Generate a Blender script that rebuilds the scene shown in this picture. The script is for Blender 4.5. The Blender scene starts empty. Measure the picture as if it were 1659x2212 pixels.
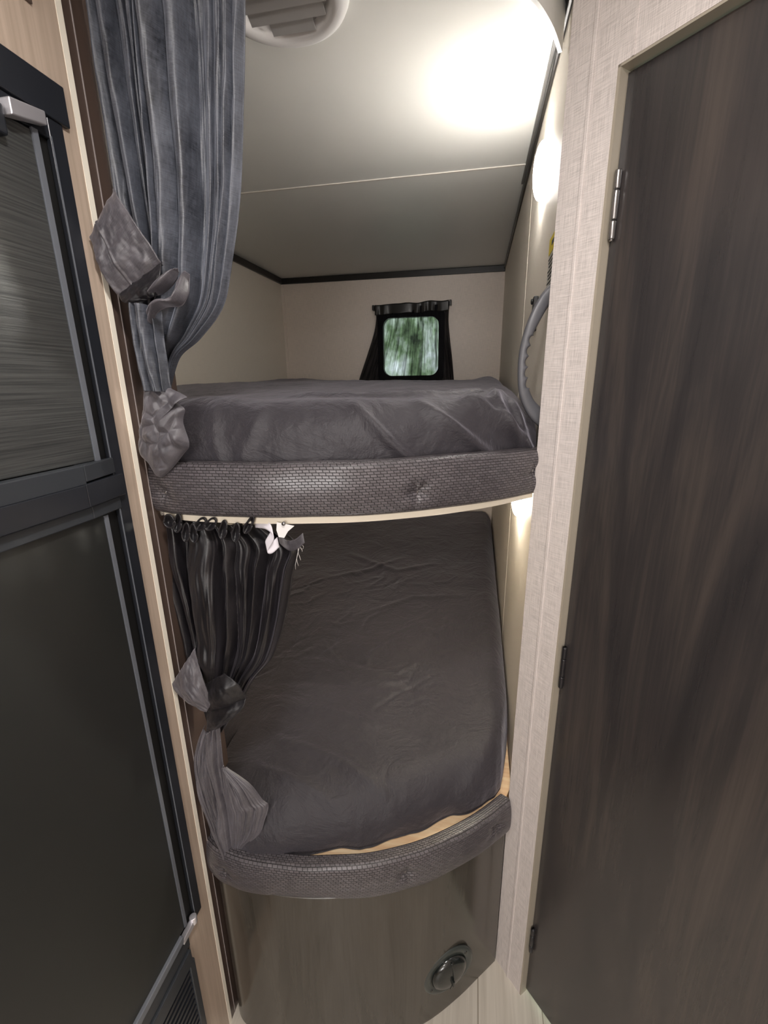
import bpy, bmesh, math, random
from mathutils import Vector, Matrix, noise
random.seed(7)
C = bpy.context.scene.collection
PI = math.pi
# ------------------------------------------------------------------ camera solved from the photograph
W_, H_ = 1659, 2212
F = 969.76
HC = 1.45
R = [[0.9807245, 0.1949104, -0.0137603], [0.0414809, -0.2765008, -0.9601180], [-0.1909417, 0.9410405, -0.2792562]]
def ray(u, v):
    c = ((u - W_/2)/F, (v - H_/2)/F, 1.0)
    return Vector([sum(R[i][j]*c[i] for i in range(3)) for j in range(3)])
CO = Vector((0, 0, HC))
def onx(u, v, x): d = ray(u, v); return CO + d*(x/d.x)
def ony(u, v, y): d = ray(u, v); return CO + d*(y/d.y)
def onz(u, v, z): d = ray(u, v); return CO + d*((z-HC)/d.z)
WD = Vector((0.6723, -0.7403, 0)); WN = Vector((-0.7403, -0.6723, 0)); W0 = Vector((.11, .836, 0))
def wp(s, z, off=0.0): return W0 + WD*s + WN*off + Vector((0, 0, z))
def sm(a, b, x):
    t = max(0.0, min(1.0, (x-a)/(b-a))); return t*t*(3-2*t)
def fbm(p, o=4):
    s = 0; a = 1; q = Vector(p)
    for i in range(o): s += a*noise.noise(q); q = q*2.03; a *= .5
    return s

cam = bpy.data.cameras.new('camera'); co = bpy.data.objects.new('camera', cam); C.objects.link(co)
mr = Matrix(((R[0][0], -R[1][0], -R[2][0]), (R[0][1], -R[1][1], -R[2][1]), (R[0][2], -R[1][2], -R[2][2])))
co.matrix_world = Matrix.Translation(CO) @ mr.to_4x4()
cam.sensor_fit = 'VERTICAL'; cam.sensor_height = 24; cam.lens = 24*F/H_; cam.clip_start = .02
bpy.context.scene.camera = co

# ------------------------------------------------------------------ materials
MATS = {}
def mat(name, col, rough=.5, metal=0, spec=.5, sheen=0, coat=0):
    m = bpy.data.materials.new(name); m.use_nodes = True
    nt = m.node_tree; b = nt.nodes['Principled BSDF']
    b.inputs['Base Color'].default_value = (*col, 1); b.inputs['Roughness'].default_value = rough
    b.inputs['Metallic'].default_value = metal; b.inputs['Specular IOR Level'].default_value = spec
    b.inputs['Sheen Weight'].default_value = sheen; b.inputs['Coat Weight'].default_value = coat
    MATS[name] = m
    return m, nt, b
def N(nt, t, **k):
    n = nt.nodes.new(t)
    for a, v in k.items():
        if a in n.inputs: n.inputs[a].default_value = v
        else: setattr(n, a, v)
    return n
def coords(nt, kind='UV', scale=(1, 1, 1)):
    tc = N(nt, 'ShaderNodeTexCoord'); mp = N(nt, 'ShaderNodeMapping'); mp.inputs['Scale'].default_value = scale
    nt.links.new(tc.outputs[kind], mp.inputs[0]); return mp.outputs[0]
def noi(nt, vec, scale=5, detail=4, rough=.5, dist=0):
    n = N(nt, 'ShaderNodeTexNoise'); n.inputs['Scale'].default_value = scale; n.inputs['Detail'].default_value = detail
    n.inputs['Roughness'].default_value = rough; n.inputs['Distortion'].default_value = dist
    nt.links.new(vec, n.inputs['Vector']); return n.outputs['Fac']
def ramp(nt, fac, stops):
    r = N(nt, 'ShaderNodeValToRGB'); e = r.color_ramp.elements
    e[0].position = stops[0][0]; e[0].color = (*stops[0][1], 1); e[1].position = stops[-1][0]; e[1].color = (*stops[-1][1], 1)
    for p, c in stops[1:-1]:
        x = e.new(p); x.color = (*c, 1)
    nt.links.new(fac, r.inputs[0]); return r.outputs[0]
def mth(nt, op, a, b=0.0):
    n = N(nt, 'ShaderNodeMath', operation=op)
    for i, x in enumerate((a, b)):
        if hasattr(x, 'is_linked'): nt.links.new(x, n.inputs[i])
        else: n.inputs[i].default_value = x
    return n.outputs[0]
def bump(nt, b, h, strength=.3, dist=.001):
    n = N(nt, 'ShaderNodeBump'); n.inputs['Strength'].default_value = strength; n.inputs['Distance'].default_value = dist
    nt.links.new(h, n.inputs['Height']); nt.links.new(n.outputs[0], b.inputs['Normal'])
def g(v): return (v, v, v)
def linen(name, c, d=.10, rough=.55):
    m, nt, b = mat(name, c, rough, spec=.35)
    a = noi(nt, coords(nt, 'UV', (30, 900, 1)), 1, 3, .6); a2 = noi(nt, coords(nt, 'UV', (900, 30, 1)), 1, 3, .6)
    s = mth(nt, 'ADD', a, a2); s = mth(nt, 'MULTIPLY', s, .5)
    lo = tuple(x*(1-d*2.2) for x in c); hi = tuple(min(1, x*(1+d*1.6)) for x in c)
    nt.links.new(ramp(nt, s, [(.38, lo), (.5, c), (.62, hi)]), b.inputs['Base Color'])
    bump(nt, b, s, .25, .0006)
    return m
linen('linen', (.80, .705, .63), .05)
linen('linen_grey', (.61, .555, .53), .11)
linen('linen_warm', (.82, .75, .66), .02)
linen('linen_tan', (.42, .33, .24), .05)
m, nt, b = mat('ceiling', (.80, .79, .75), .42, spec=.5)
bump(nt, b, noi(nt, coords(nt, 'Object'), 9, 3), .08, .004)
mat('seam', (.75, .70, .64), .5)
mat('black_trim', (.016, .014, .013), .35)
mat('grey_trim', (.12, .115, .11), .3)
mat('white_plastic', (.78, .76, .75), .3)
mat('vent_slat', (.42, .41, .40), .35)
mat('cream_board', (.80, .73, .60), .35)
m, nt, b = mat('gold_panel', (.40, .30, .215), .35)
s = noi(nt, coords(nt, 'Object', (60, 60, 2)), 3, 3)
nt.links.new(ramp(nt, s, [(.3, (.43, .34, .265)), (.7, (.54, .43, .345))]), b.inputs['Base Color'])
mat('jamb_line', (.30, .26, .25), .4)
mat('door_lining', (.34, .30, .24), .4)
mat('bright_edge', (.93, .87, .75), .3)
mat('brown_panel', (.085, .058, .047), .3)
# light floor
m, nt, b = mat('floor_vinyl', (.5, .45, .38), .35)
u = coords(nt, 'UV', (60, 1.6, 1)); s = noi(nt, u, 1, 5, .65, .3)
br = N(nt, 'ShaderNodeTexBrick'); br.offset = .37; br.inputs['Scale'].default_value = 1
nt.links.new(coords(nt, 'UV', (1, 1, 1)), br.inputs['Vector'])
tc = N(nt, 'ShaderNodeTexCoord'); mp = N(nt, 'ShaderNodeMapping'); mp.inputs['Rotation'].default_value = (0, 0, PI/2); mp.inputs['Location'].default_value = (0, .085, 0)
nt.links.new(tc.outputs['UV'], mp.inputs[0]); nt.links.new(mp.outputs[0], br.inputs['Vector'])
br.inputs['Brick Width'].default_value = 1.2; br.inputs['Row Height'].default_value = .15; br.inputs['Mortar Size'].default_value = .0012
br.inputs['Color1'].default_value = (1, 1, 1, 1); br.inputs['Color2'].default_value = (.88, .88, .88, 1); br.inputs['Mortar'].default_value = (.45, .42, .38, 1)
mx = N(nt, 'ShaderNodeMixRGB', blend_type='MULTIPLY'); mx.inputs[0].default_value = 1
nt.links.new(ramp(nt, s, [(.3, (.47, .425, .36)), (.7, (.66, .61, .53))]), mx.inputs[1]); nt.links.new(br.outputs[0], mx.inputs[2])
nt.links.new(mx.outputs[0], b.inputs['Base Color'])
# dark laminates
def darkwood(name, a, c, e, rough, spec=.6, sc=1.0):
    m, nt, b = mat(name, c, rough, spec=spec)
    s1 = noi(nt, coords(nt, 'UV', (9*sc, .9*sc, 1)), 1.6, 4, .6, .9); s2 = noi(nt, coords(nt, 'UV', (230*sc, 5*sc, 1)), 1, 4, .7, .3)
    s = mth(nt, 'ADD', mth(nt, 'MULTIPLY', s1, .78), mth(nt, 'MULTIPLY', s2, .22))
    nt.links.new(ramp(nt, s, [(.36, a), (.5, c), (.66, e)]), b.inputs['Base Color'])
    bump(nt, b, s2, .12, .0006)
    return m
darkwood('door_wood', (.022, .020, .021), (.032, .028, .028), (.056, .046, .041), .27, .8, .8)
darkwood('kick_wood', (.034, .029, .022), (.052, .045, .036), (.066, .058, .047), .19, .5, .8)
m, nt, b = mat('fridge_door', (.020, .021, .021), .40, metal=.55, spec=1.0)
s = noi(nt, coords(nt, 'UV', (6, 420, 1)), 1, 3, .6)
nt.links.new(ramp(nt, s, [(.35, (.05, .052, .052)), (.65, (.11, .113, .11))]), b.inputs['Base Color']); bump(nt, b, s, .35, .0006)
m, nt, b = mat('fridge_door_smooth', (.017, .018, .017), .38, spec=.5)
bump(nt, b, noi(nt, coords(nt, 'UV', (500, 500, 1)), 1, 2), .06, .0005)
mat('fridge_trim', (.016, .018, .023), .30)
mat('fridge_rail', (.030, .034, .040), .38)
mat('grey_strip', (.13, .14, .16), .35)
mat('gap_black', (.002, .002, .002), .6)
mat('silver', (.80, .78, .82), .42, metal=.8)
mat('hinge_metal', (.30, .29, .29), .25, metal=.9)
mat('black_metal', (.012, .011, .013), .3)
# sheets
m, nt, b = mat('sheet', (.027, .0235, .028), .60, spec=.4, sheen=.45)
b.inputs['Sheen Roughness'].default_value = .45; b.inputs['Sheen Tint'].default_value = (.5, .48, .55, 1)
oc = coords(nt, 'Object')
w1 = noi(nt, oc, 9, 6, .62, .7); w2 = noi(nt, oc, 26, 5, .6, .6)
rd = mth(nt, 'ABSOLUTE', mth(nt, 'SUBTRACT', w1, .5)); rd2 = mth(nt, 'ABSOLUTE', mth(nt, 'SUBTRACT', w2, .5))
hh = mth(nt, 'ADD', mth(nt, 'MULTIPLY', rd, 1.0), mth(nt, 'MULTIPLY', rd2, .28))
bump(nt, b, hh, .55, .02)
# curtain satin
def satin(name, col, rough, spec, sheen, lo, hi, tintc=(.62, .66, .78, 1)):
    m, nt, b = mat(name, col, rough, spec=spec, sheen=sheen)
    b.inputs['Sheen Roughness'].default_value = .35; b.inputs['Sheen Tint'].default_value = tintc
    s = noi(nt, coords(nt, 'UV', (340, 42, 1)), 1, 4, .75); s2 = noi(nt, coords(nt, 'UV', (60, 600, 1)), 1, 3, .7)
    big = noi(nt, coords(nt, 'UV', (14, 9, 1)), 1, 4, .6)
    t = mth(nt, 'ADD', mth(nt, 'MULTIPLY', s, .5), mth(nt, 'MULTIPLY', s2, .5))
    nt.links.new(ramp(nt, mth(nt, 'ADD', mth(nt, 'MULTIPLY', t, .6), mth(nt, 'MULTIPLY', big, .4)), [(.36, lo), (.64, hi)]), b.inputs['Base Color'])
    rr = N(nt, 'ShaderNodeMapRange'); rr.inputs[1].default_value = .3; rr.inputs[2].default_value = .7; rr.inputs[3].default_value = rough-.10; rr.inputs[4].default_value = rough+.14
    nt.links.new(big, rr.inputs[0]); nt.links.new(rr.outputs[0], b.inputs['Roughness'])
    bump(nt, b, t, .5, .0009)
    return m
satin('velvet', (.02, .02, .03), .42, .7, .35, (.005, .006, .009), (.105, .114, .142))
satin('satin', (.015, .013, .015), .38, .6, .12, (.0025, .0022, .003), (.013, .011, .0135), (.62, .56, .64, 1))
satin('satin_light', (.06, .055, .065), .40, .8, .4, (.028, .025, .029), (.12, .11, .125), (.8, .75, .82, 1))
mat('curtain_tape', (.72, .69, .74), .35)
mat('thread', (.55, .52, .50), .6)
# woven vinyl
m, nt, b = mat('woven', (.06, .055, .06), .33, spec=.7)
br = N(nt, 'ShaderNodeTexBrick'); br.offset = 0.0; br.offset_frequency = 2
sx = N(nt, 'ShaderNodeSeparateXYZ'); cxyz = N(nt, 'ShaderNodeCombineXYZ'); nt.links.new(coords(nt, 'UV', (1, 1, 1)), sx.inputs[0])
row = mth(nt, 'FLOOR', mth(nt, 'DIVIDE', sx.outputs[1], .0050))
nt.links.new(mth(nt, 'ADD', mth(nt, 'ADD', sx.outputs[0], mth(nt, 'MULTIPLY', row, .0033)), mth(nt, 'MULTIPLY', sx.outputs[1], .25)), cxyz.inputs[0]); nt.links.new(sx.outputs[1], cxyz.inputs[1])
nt.links.new(cxyz.outputs[0], br.inputs['Vector'])
br.inputs['Scale'].default_value = 1; br.inputs['Brick Width'].default_value = .0100; br.inputs['Row Height'].default_value = .0050
br.inputs['Mortar Size'].default_value = .0007; br.inputs['Mortar Smooth'].default_value = .9
br.inputs['Color1'].default_value = (.100, .088, .095, 1); br.inputs['Color2'].default_value = (.066, .058, .063, 1); br.inputs['Mortar'].default_value = (.020, .018, .019, 1)
nt.links.new(br.outputs[0], b.inputs['Base Color'])
inv = mth(nt, 'SUBTRACT', 1.0, br.outputs['Fac']); bump(nt, b, inv, .9, .0012)
m, nt, b = mat('plywood', (.62, .40, .22), .5)
s = noi(nt, coords(nt, 'Object', (3, 30, 3)), 2, 5, .6, .8)
nt.links.new(ramp(nt, s, [(.3, (.66, .40, .22)), (.52, (.78, .56, .34)), (.7, (.84, .68, .46))]), b.inputs['Base Color'])
mat('handle_grey', (.085, .085, .095), .42)
mat('vent_black', (.010, .012, .011), .16, spec=.7)
mat('vent_flange', (.040, .046, .042), .32)
mat('label_white', (.58, .56, .52), .5); mat('label_yellow', (.80, .62, .02), .5); mat('label_ink', (.05, .05, .05), .6)
m, nt, b = mat('lamp', (.9, .9, .9), .4); b.inputs['Emission Color'].default_value = (1, .965, .91, 1); b.inputs['Emission Strength'].default_value = 42
m, nt, b = mat('lamp2', (.9, .9, .9), .4); b.inputs['Emission Color'].default_value = (1, .94, .82, 1); b.inputs['Emission Strength'].default_value = 62
m, nt, b = mat('puck', (.9, .9, .9), .4); b.inputs['Emission Color'].default_value = (1, .96, .93, 1); b.inputs['Emission Strength'].default_value = 76
m, nt, b = mat('glass', (1, 1, 1), .02); b.inputs['Transmission Weight'].default_value = 1
# sheer dark cloth of window curtain
m = bpy.data.materials.new('sheer'); m.use_nodes = True; nt = m.node_tree; MATS['sheer'] = m
b = nt.nodes['Principled BSDF']; b.inputs['Base Color'].default_value = (.008, .007, .009, 1); b.inputs['Roughness'].default_value = .8; b.inputs['Specular IOR Level'].default_value = .1
tr = N(nt, 'ShaderNodeBsdfTransparent'); mxs = N(nt, 'ShaderNodeMixShader')
s = noi(nt, coords(nt, 'UV', (75, 5, 1)), 1, 4, .65, .5); s3 = noi(nt, coords(nt, 'UV', (500, 900, 1)), 1, 2)
fac = N(nt, 'ShaderNodeMapRange'); fac.inputs[1].default_value = .36; fac.inputs[2].default_value = .68; fac.inputs[3].default_value = .01; fac.inputs[4].default_value = .26
nt.links.new(mth(nt, 'ADD', mth(nt, 'MULTIPLY', s, .75), mth(nt, 'MULTIPLY', s3, .25)), fac.inputs[0])
nt.links.new(fac.outputs[0], mxs.inputs[0]); nt.links.new(b.outputs[0], mxs.inputs[1]); nt.links.new(tr.outputs[0], mxs.inputs[2])
nt.links.new(mxs.outputs[0], nt.nodes['Material Output'].inputs[0])

# ------------------------------------------------------------------ mesh helpers
class MB:
    def __init__(s): s.bm = bmesh.new(); s.uv = s.bm.loops.layers.uv.new('UVMap')
    def face(s, pts, uvs=None, smooth=False):
        vs = [s.bm.verts.new(p) for p in pts]; f = s.bm.faces.new(vs); f.smooth = smooth
        if uvs:
            for l, q in zip(f.loops, uvs): l[s.uv].uv = q
        return f
    def hexa(s, P):  # P: 8 points, bottom 0-3 and top 4-7
        vs = [s.bm.verts.new(p) for p in P]
        for idx in ((3, 2, 1, 0), (4, 5, 6, 7), (0, 1, 5, 4), (1, 2, 6, 5), (2, 3, 7, 6), (3, 0, 4, 7)):
            f = s.bm.faces.new([vs[i] for i in idx]); n = (P[idx[1]]-P[idx[0]]).cross(P[idx[2]]-P[idx[1]])
            for l in f.loops:
                c = l.vert.co
                if abs(n.z) > max(abs(n.x), abs(n.y)): l[s.uv].uv = (c.x, c.y)
                else:
                    h = Vector((-n.y, n.x, 0)); h = h.normalized() if h.length > 0 else Vector((1, 0, 0))
                    l[s.uv].uv = (c.dot(h), c.z)
    def box(s, a, b):
        x0, y0, z0 = a; x1, y1, z1 = b
        s.hexa([Vector(p) for p in ((x0, y0, z0), (x1, y0, z0), (x1, y1, z0), (x0, y1, z0), (x0, y0, z1), (x1, y0, z1), (x1, y1, z1), (x0, y1, z1))])
    def wbox(s, s0, s1, z0, z1, o0, o1):   # box in the angled wall's frame
        s.hexa([wp(s0, z0, o1), wp(s1, z0, o1), wp(s1, z0, o0), wp(s0, z0, o0), wp(s0, z1, o1), wp(s1, z1, o1), wp(s1, z1, o0), wp(s0, z1, o0)])
    def grid(s, fn, nu, nv, uvf=None, smooth=True, close_u=False):
        V = [[s.bm.verts.new(fn(i/nu, j/nv)) for j in range(nv+1)] for i in range(nu + (0 if close_u else 1))]
        n = len(V)
        for i in range(nu):
            for j in range(nv):
                i2 = (i+1) % n
                f = s.bm.faces.new((V[i][j], V[i2][j], V[i2][j+1], V[i][j+1])); f.smooth = smooth
                for l, (a, c) in zip(f.loops, ((i, j), (i+1, j), (i+1, j+1), (i, j+1))):
                    l[s.uv].uv = uvf(a/nu, c/nv) if uvf else (a/nu, c/nv)
        return V
    def tube(s, path, r, n=10, caps=True):
        path = [Vector(p) for p in path]; rings = []
        up = Vector((.13, .27, .95)).normalized()
        for i, p in enumerate(path):
            t = (path[min(i+1, len(path)-1)] - path[max(i-1, 0)]).normalized()
            a = t.cross(up); a = a.normalized() if a.length > .01 else t.cross(Vector((1, 0, 0))).normalized(); b = t.cross(a)
            rr = r(i/(len(path)-1)) if callable(r) else r
            rings.append([s.bm.verts.new(p + (a*math.cos(2*PI*k/n) + b*math.sin(2*PI*k/n))*rr) for k in range(n)])
        for i in range(len(rings)-1):
            for k in range(n):
                f = s.bm.faces.new((rings[i][k], rings[i][(k+1) % n], rings[i+1][(k+1) % n], rings[i+1][k])); f.smooth = True
        if caps:
            s.bm.faces.new(rings[0][::-1]); s.bm.faces.new(rings[-1])
    def lathe(s, prof, o, ax, n=40):     # prof: (radius, height along ax)
        ax = Vector(ax).normalized(); a = ax.orthogonal().normalized(); b = ax.cross(a); o = Vector(o)
        rings = []
        for r, h in prof:
            if r < 1e-6: rings.append([s.bm.verts.new(o + ax*h)]); continue
            rings.append([s.bm.verts.new(o + ax*h + (a*math.cos(2*PI*k/n)+b*math.sin(2*PI*k/n))*r) for k in range(n)])
        for A, B in zip(rings, rings[1:]):
            for k in range(n):
                k2 = (k+1) % n
                if len(A) == 1 and len(B) == 1: continue
                if len(A) == 1: f = s.bm.faces.new((A[0], B[k2], B[k]))
                elif len(B) == 1: f = s.bm.faces.new((A[k], A[k2], B[0]))
                else: f = s.bm.faces.new((A[k], A[k2], B[k2], B[k]))
                f.smooth = True
    def prism(s, pts, z0, z1):
        lo = [s.bm.verts.new((p[0], p[1], z0)) for p in pts]; hi = [s.bm.verts.new((p[0], p[1], z1)) for p in pts]
        s.bm.faces.new(lo[::-1]); s.bm.faces.new(hi); n = len(pts)
        for i in range(n): s.bm.faces.new((lo[i], lo[(i+1) % n], hi[(i+1) % n], hi[i]))
ORG = {}
def build(name, mb, m, parent=None, origin=None, bevel=0, solid=0, sub=0):
    bm = mb.bm
    me = bpy.data.meshes.new(name); bmesh.ops.recalc_face_normals(bm, faces=bm.faces[:]) if bm.faces else None
    bm.to_mesh(me)
    if parent is not None: o0 = ORG[parent]
    else:
        if origin is None:
            xs = [v.co for v in bm.verts]; mn = [min(c[i] for c in xs) for i in range(3)]; mxx = [max(c[i] for c in xs) for i in range(3)]
            origin = ((mn[0]+mxx[0])/2, (mn[1]+mxx[1])/2, mn[2])
        o0 = Vector(origin)
    me.transform(Matrix.Translation(-o0)); bm.free()
    o = bpy.data.objects.new(name, me); C.objects.link(o); me.materials.append(MATS[m])
    if parent is not None: o.parent = parent
    else: o.location = o0
    ORG[o] = o0
    if bevel:
        md = o.modifiers.new('Bevel', 'BEVEL'); md.width = bevel; md.segments = 3; md.limit_method = 'ANGLE'
    if solid:
        md = o.modifiers.new('Solidify', 'SOLIDIFY'); md.thickness = solid; md.offset = 0
    if sub:
        md = o.modifiers.new('Subdivision', 'SUBSURF'); md.levels = sub; md.render_levels = sub
    return o
def thing(name, label, cat, loc, group=None):
    o = bpy.data.objects.new(name, None); C.objects.link(o); o.location = loc; ORG[o] = Vector(loc)
    o['label'] = label; o['category'] = cat
    if group: o['group'] = group
    return o
def tag(o, label, cat, group=None):
    o['label'] = label; o['category'] = cat
    if group: o['group'] = group
    return o
def struct(name, mb, m, parent=None, label=None, **k):
    o = build(name, mb, m, parent, **k)
    if parent is None: o['kind'] = 'structure'
    if label: o['label'] = label
    return o
def bx(a, b): m = MB(); m.box(a, b); return m
def polyline(P, t):   # smooth (Catmull-Rom) evaluation by chord length
    P = [Vector(p) for p in P]; L = [0]
    for a, b in zip(P, P[1:]): L.append(L[-1] + (b-a).length)
    s = t*L[-1]; i = 0
    while i < len(P)-2 and L[i+1] < s: i += 1
    u = (s-L[i])/(L[i+1]-L[i]); p0 = P[max(i-1, 0)]; p1 = P[i]; p2 = P[i+1]; p3 = P[min(i+2, len(P)-1)]
    return .5*((2*p1) + (p2-p0)*u + (2*p0-5*p1+4*p2-p3)*u*u + (3*p1-p0-3*p2+p3)*u**3)

ZC = 2.018; YB = 2.658; XL = -1.121; XR = .12; XF = -.507
CURVE = [(-.545, .650), (-.49, .621), (-.42, .611), (-.318, .616), (-.243, .629), (-.171, .648), (-.1, .679), (-.035, .716), (.042, .775), (.113, .848)]
def cur(t): return polyline([(x, y, 0) for x, y in CURVE], t)
def cnorm(t):
    a = cur(max(0, t-.01)); b = cur(min(1, t+.01)); d = (b-a).normalized(); return Vector((d.y, -d.x, 0))
CLEN = sum((Vector(a)-Vector(b)).length for a, b in zip(CURVE, CURVE[1:]))

# ------------------------------------------------------------------ setting
m = MB(); m.box((-1.25, -2.3, -.05), (.70, YB+.05, 0)); struct('floor', m, 'floor_vinyl')
m = MB(); m.box((-1.25, -2.3, ZC), (.70, YB+.05, ZC+.05)); struct('ceiling', m, 'ceiling')
# back wall with a window hole
wx0, wx1, wz0, wz1 = -.540, -.205, 1.470, 1.800
m = MB()
m.box((XL-.06, YB, 0), (wx0, YB+.05, ZC)); m.box((wx1, YB, 0), (XR+.06, YB+.05, ZC)); m.box((wx0, YB, 0), (wx1, YB+.05, wz0)); m.box((wx0, YB, wz1), (wx1, YB+.05, ZC))
struct('wall_back', m, 'linen')
struct('wall_left', bx((XL-.05, .55, 0), (XL, YB, ZC)), 'linen_warm')
# wall carrying the reading lights
struct('wall_right', bx((XR, .842, 0), (XR+.03, YB, ZC)), 'linen_warm')
# the angled wall with the door: column, header, far jamb
SD0, SD1, ZD = .081, .60, 1.844
m = MB(); m.wbox(0, SD0, 0, ZC, -.035, 0); m.wbox(SD0, SD1, ZD, ZC, -.035, 0); m.wbox(SD1, .70, 0, ZC, -.035, 0)
struct('wall_front', m, 'linen_grey')
m = MB(); m.wbox(.0385, .0445, 0, ZC, 0, .0022)
struct('trim_1', m, 'linen_grey', bevel=.001, label='thin raised batten running up the pale column')
m = MB(); m.wbox(.100, .1025, ZD, ZC, 0, .0012)
struct('trim_2', m, 'linen_grey', label='thin seam strip above the dark door')
m = MB(); m.wbox(SD0, SD0+.004, 0, ZD+.002, -.034, -.0005); m.wbox(SD0, SD1, ZD-.003, ZD+.001, -.034, -.0005)
struct('trim_3', m, 'door_lining', label='tan edge lining of the door opening')
e = wp(.70, 0)
struct('wall_corridor', bx((e.x, -2.3, 0), (e.x+.05, e.y, ZC)), 'linen_grey')
struct('wall_rear', bx((-1.25, -2.35, 0), (.70, -2.3, ZC)), 'linen_grey')
# made-up window frame behind the camera; its area light is added frontal fill
m = MB(); pass
for a, c in (((-.45, -2.3, .90), (-.40, -2.285, 1.80)), ((.50, -2.3, .90), (.55, -2.285, 1.80)), ((-.40, -2.3, .90), (.50, -2.285, .95)), ((-.40, -2.3, 1.75), (.50, -2.285, 1.80))): m.box(a, c)
struct('added_window_frame', m, 'black_trim')
fill = bpy.data.lights.new('fill_light', 'AREA'); fill.shape = 'RECTANGLE'; fill.size = .9; fill.size_y = .8; fill.energy = 9; fill.color = (1, .985, .97)
so = bpy.data.objects.new('fill_light', fill); C.objects.link(so); so.location = (.05, -2.28, 1.35); so.rotation_euler = (PI/2, 0, 0)
# door
dm = MB(); dm.wbox(SD0+.005, SD1-.002, .012, ZD-.006, -.032, -.017)
door = struct('door_1', dm, 'door_wood')
for z0, z1, mm in ((1.6404, 1.7257, 'hinge_metal'), (.8878, .9742, 'black_metal'), (.1572, .2322, 'black_metal')):
    h = MB(); c = wp(SD0+.0105, 0, -.011)
    a = (z1-z0)
    for k0, k1 in ((0, .27), (.29, .71), (.73, 1)):
        h.lathe([(0, z0+a*k0), (.0042, z0+a*k0), (.0045, z0+a*k0+.0015), (.0045, z0+a*k1-.0015), (.0042, z0+a*k1), (0, z0+a*k1)], c, (0, 0, 1), 16)
    h.lathe([(0, z0-.003), (.0025, z0-.002), (.0028, z0), (0, z0+.001)], c, (0, 0, 1), 12)
    h.wbox(SD0+.008, SD0+.010, z0, z1, -.018, -.008)
    build('door_hinge', h, mm, door)
# black crown trims inside the bunk alcove
struct('trim_4', bx((XL, YB-.014, ZC-.030), (XR, YB, ZC)), 'black_trim', bevel=.003, label='black strip where ceiling meets the back wall')
struct('trim_5', bx((XL, .7, ZC-.030), (XL+.014, YB-.014, ZC)), 'black_trim', bevel=.003)
m = MB(); m.box((XR-.008, .86, ZC-.018), (XR, YB-.014, ZC)); struct('trim_6', m, 'black_trim', bevel=.003, label='dark strip above the light-bearing wall')
struct('trim_7', bx((XR-.014, .862, ZC-.006), (XR-.008, 1.62, ZC)), 'grey_trim')
struct('trim_8', bx((XL, 1.498, ZC-.0022), (XR-.014, 1.506, ZC)), 'seam', label='pale seam strip across the ceiling')
struct('trim_9', bx((XL, YB-.004, .6), (XL+.016, YB, ZC-.03)), 'linen', label='pale corner strip of the back wall')
struct('trim_10', bx((.020, YB-.005, .6), (.062, YB, ZC-.03)), 'linen', label='pale batten on the back wall')
struct('trim_11', bx((XR-.0006, 1.395, .6), (XR, 1.398, ZC-.02)), 'linen_warm')
# partition between refrigerator and bunks
m = MB(); m.box((XF-.03, .5645, 0), (XF, .589, ZC)); m.box((XF-.03, .520, 0), (XF, .5645, .43)); m.box((XF-.03, .520, 1.7945), (XF, .5645, ZC)); struct('wall_partition', m, 'gold_panel')
m = MB(); m.hexa([Vector(p) for p in ((XF-.010, .589, 0), (XF+.0006, .589, 0), (XF+.0006, .5985, 0), (XF-.010, .5985, 0), (XF-.010, .589, ZC), (XF+.0006, .589, ZC), (XF+.0006, .5985, ZC), (XF-.010, .5985, ZC))])
struct('trim_13', m, 'bright_edge', label='thin bright edge of the partition')
m = MB(); m.box((XF-.03, .5985, 0), (XF-.001, .72, ZC)); struct('wall_jamb', m, 'brown_panel')
struct('trim_14', bx((XF-.001, .6138, 0), (XF+.0002, .6149, ZC)), 'jamb_line')
# wall above and behind the refrigerator
m = MB(); m.box((XF-.03, -2.3, 1.796), (XF, .520, ZC)); m.box((XF-.03, -2.3, 0), (XF, -.15, 1.796)); struct('wall_fridge', m, 'gold_panel')
struct('trim_15', bx((XF, .525, 1.86), (XF+.003, .552, ZC)), 'brown_panel')
struct('wall_inner', bx((XL, .68, 0), (XF-.03, .72, ZC)), 'linen_warm')

# ceiling valance following the bunk's bowed edge
m = MB()
def val(off):
    def fn(u, v):
        t = .02+u*.98; p = cur(t) + cnorm(t)*off; return Vector((p.x*1.0, p.y, 1.955 + v*(ZC-1.955)))
    return fn
VC = [(-.5, .62), (-.30, .625), (-.15, .66), (-.04, .72), (.045, .80), (.085, .865), (.112, .935)]
def vcur(t): return polyline([(x, y, 0) for x, y in VC], t)
def vtrack(mb, z0, z1, w):
    n = 60
    for i in range(n):
        a = vcur(i/n); b = vcur((i+1)/n); d = (b-a).normalized(); q = Vector((d.y, -d.x, 0))*w
        P = [a, b, b-q, a-q]; mb.hexa([Vector((p.x, p.y, z0)) for p in P] + [Vector((p.x, p.y, z1)) for p in P])
vtrack(m, 1.952, ZC, .006)
tag(build('curtain_valance', m, 'ceiling'), 'pale bowed valance hanging from the ceiling at the top of the photo beside the column', 'valance')

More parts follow.
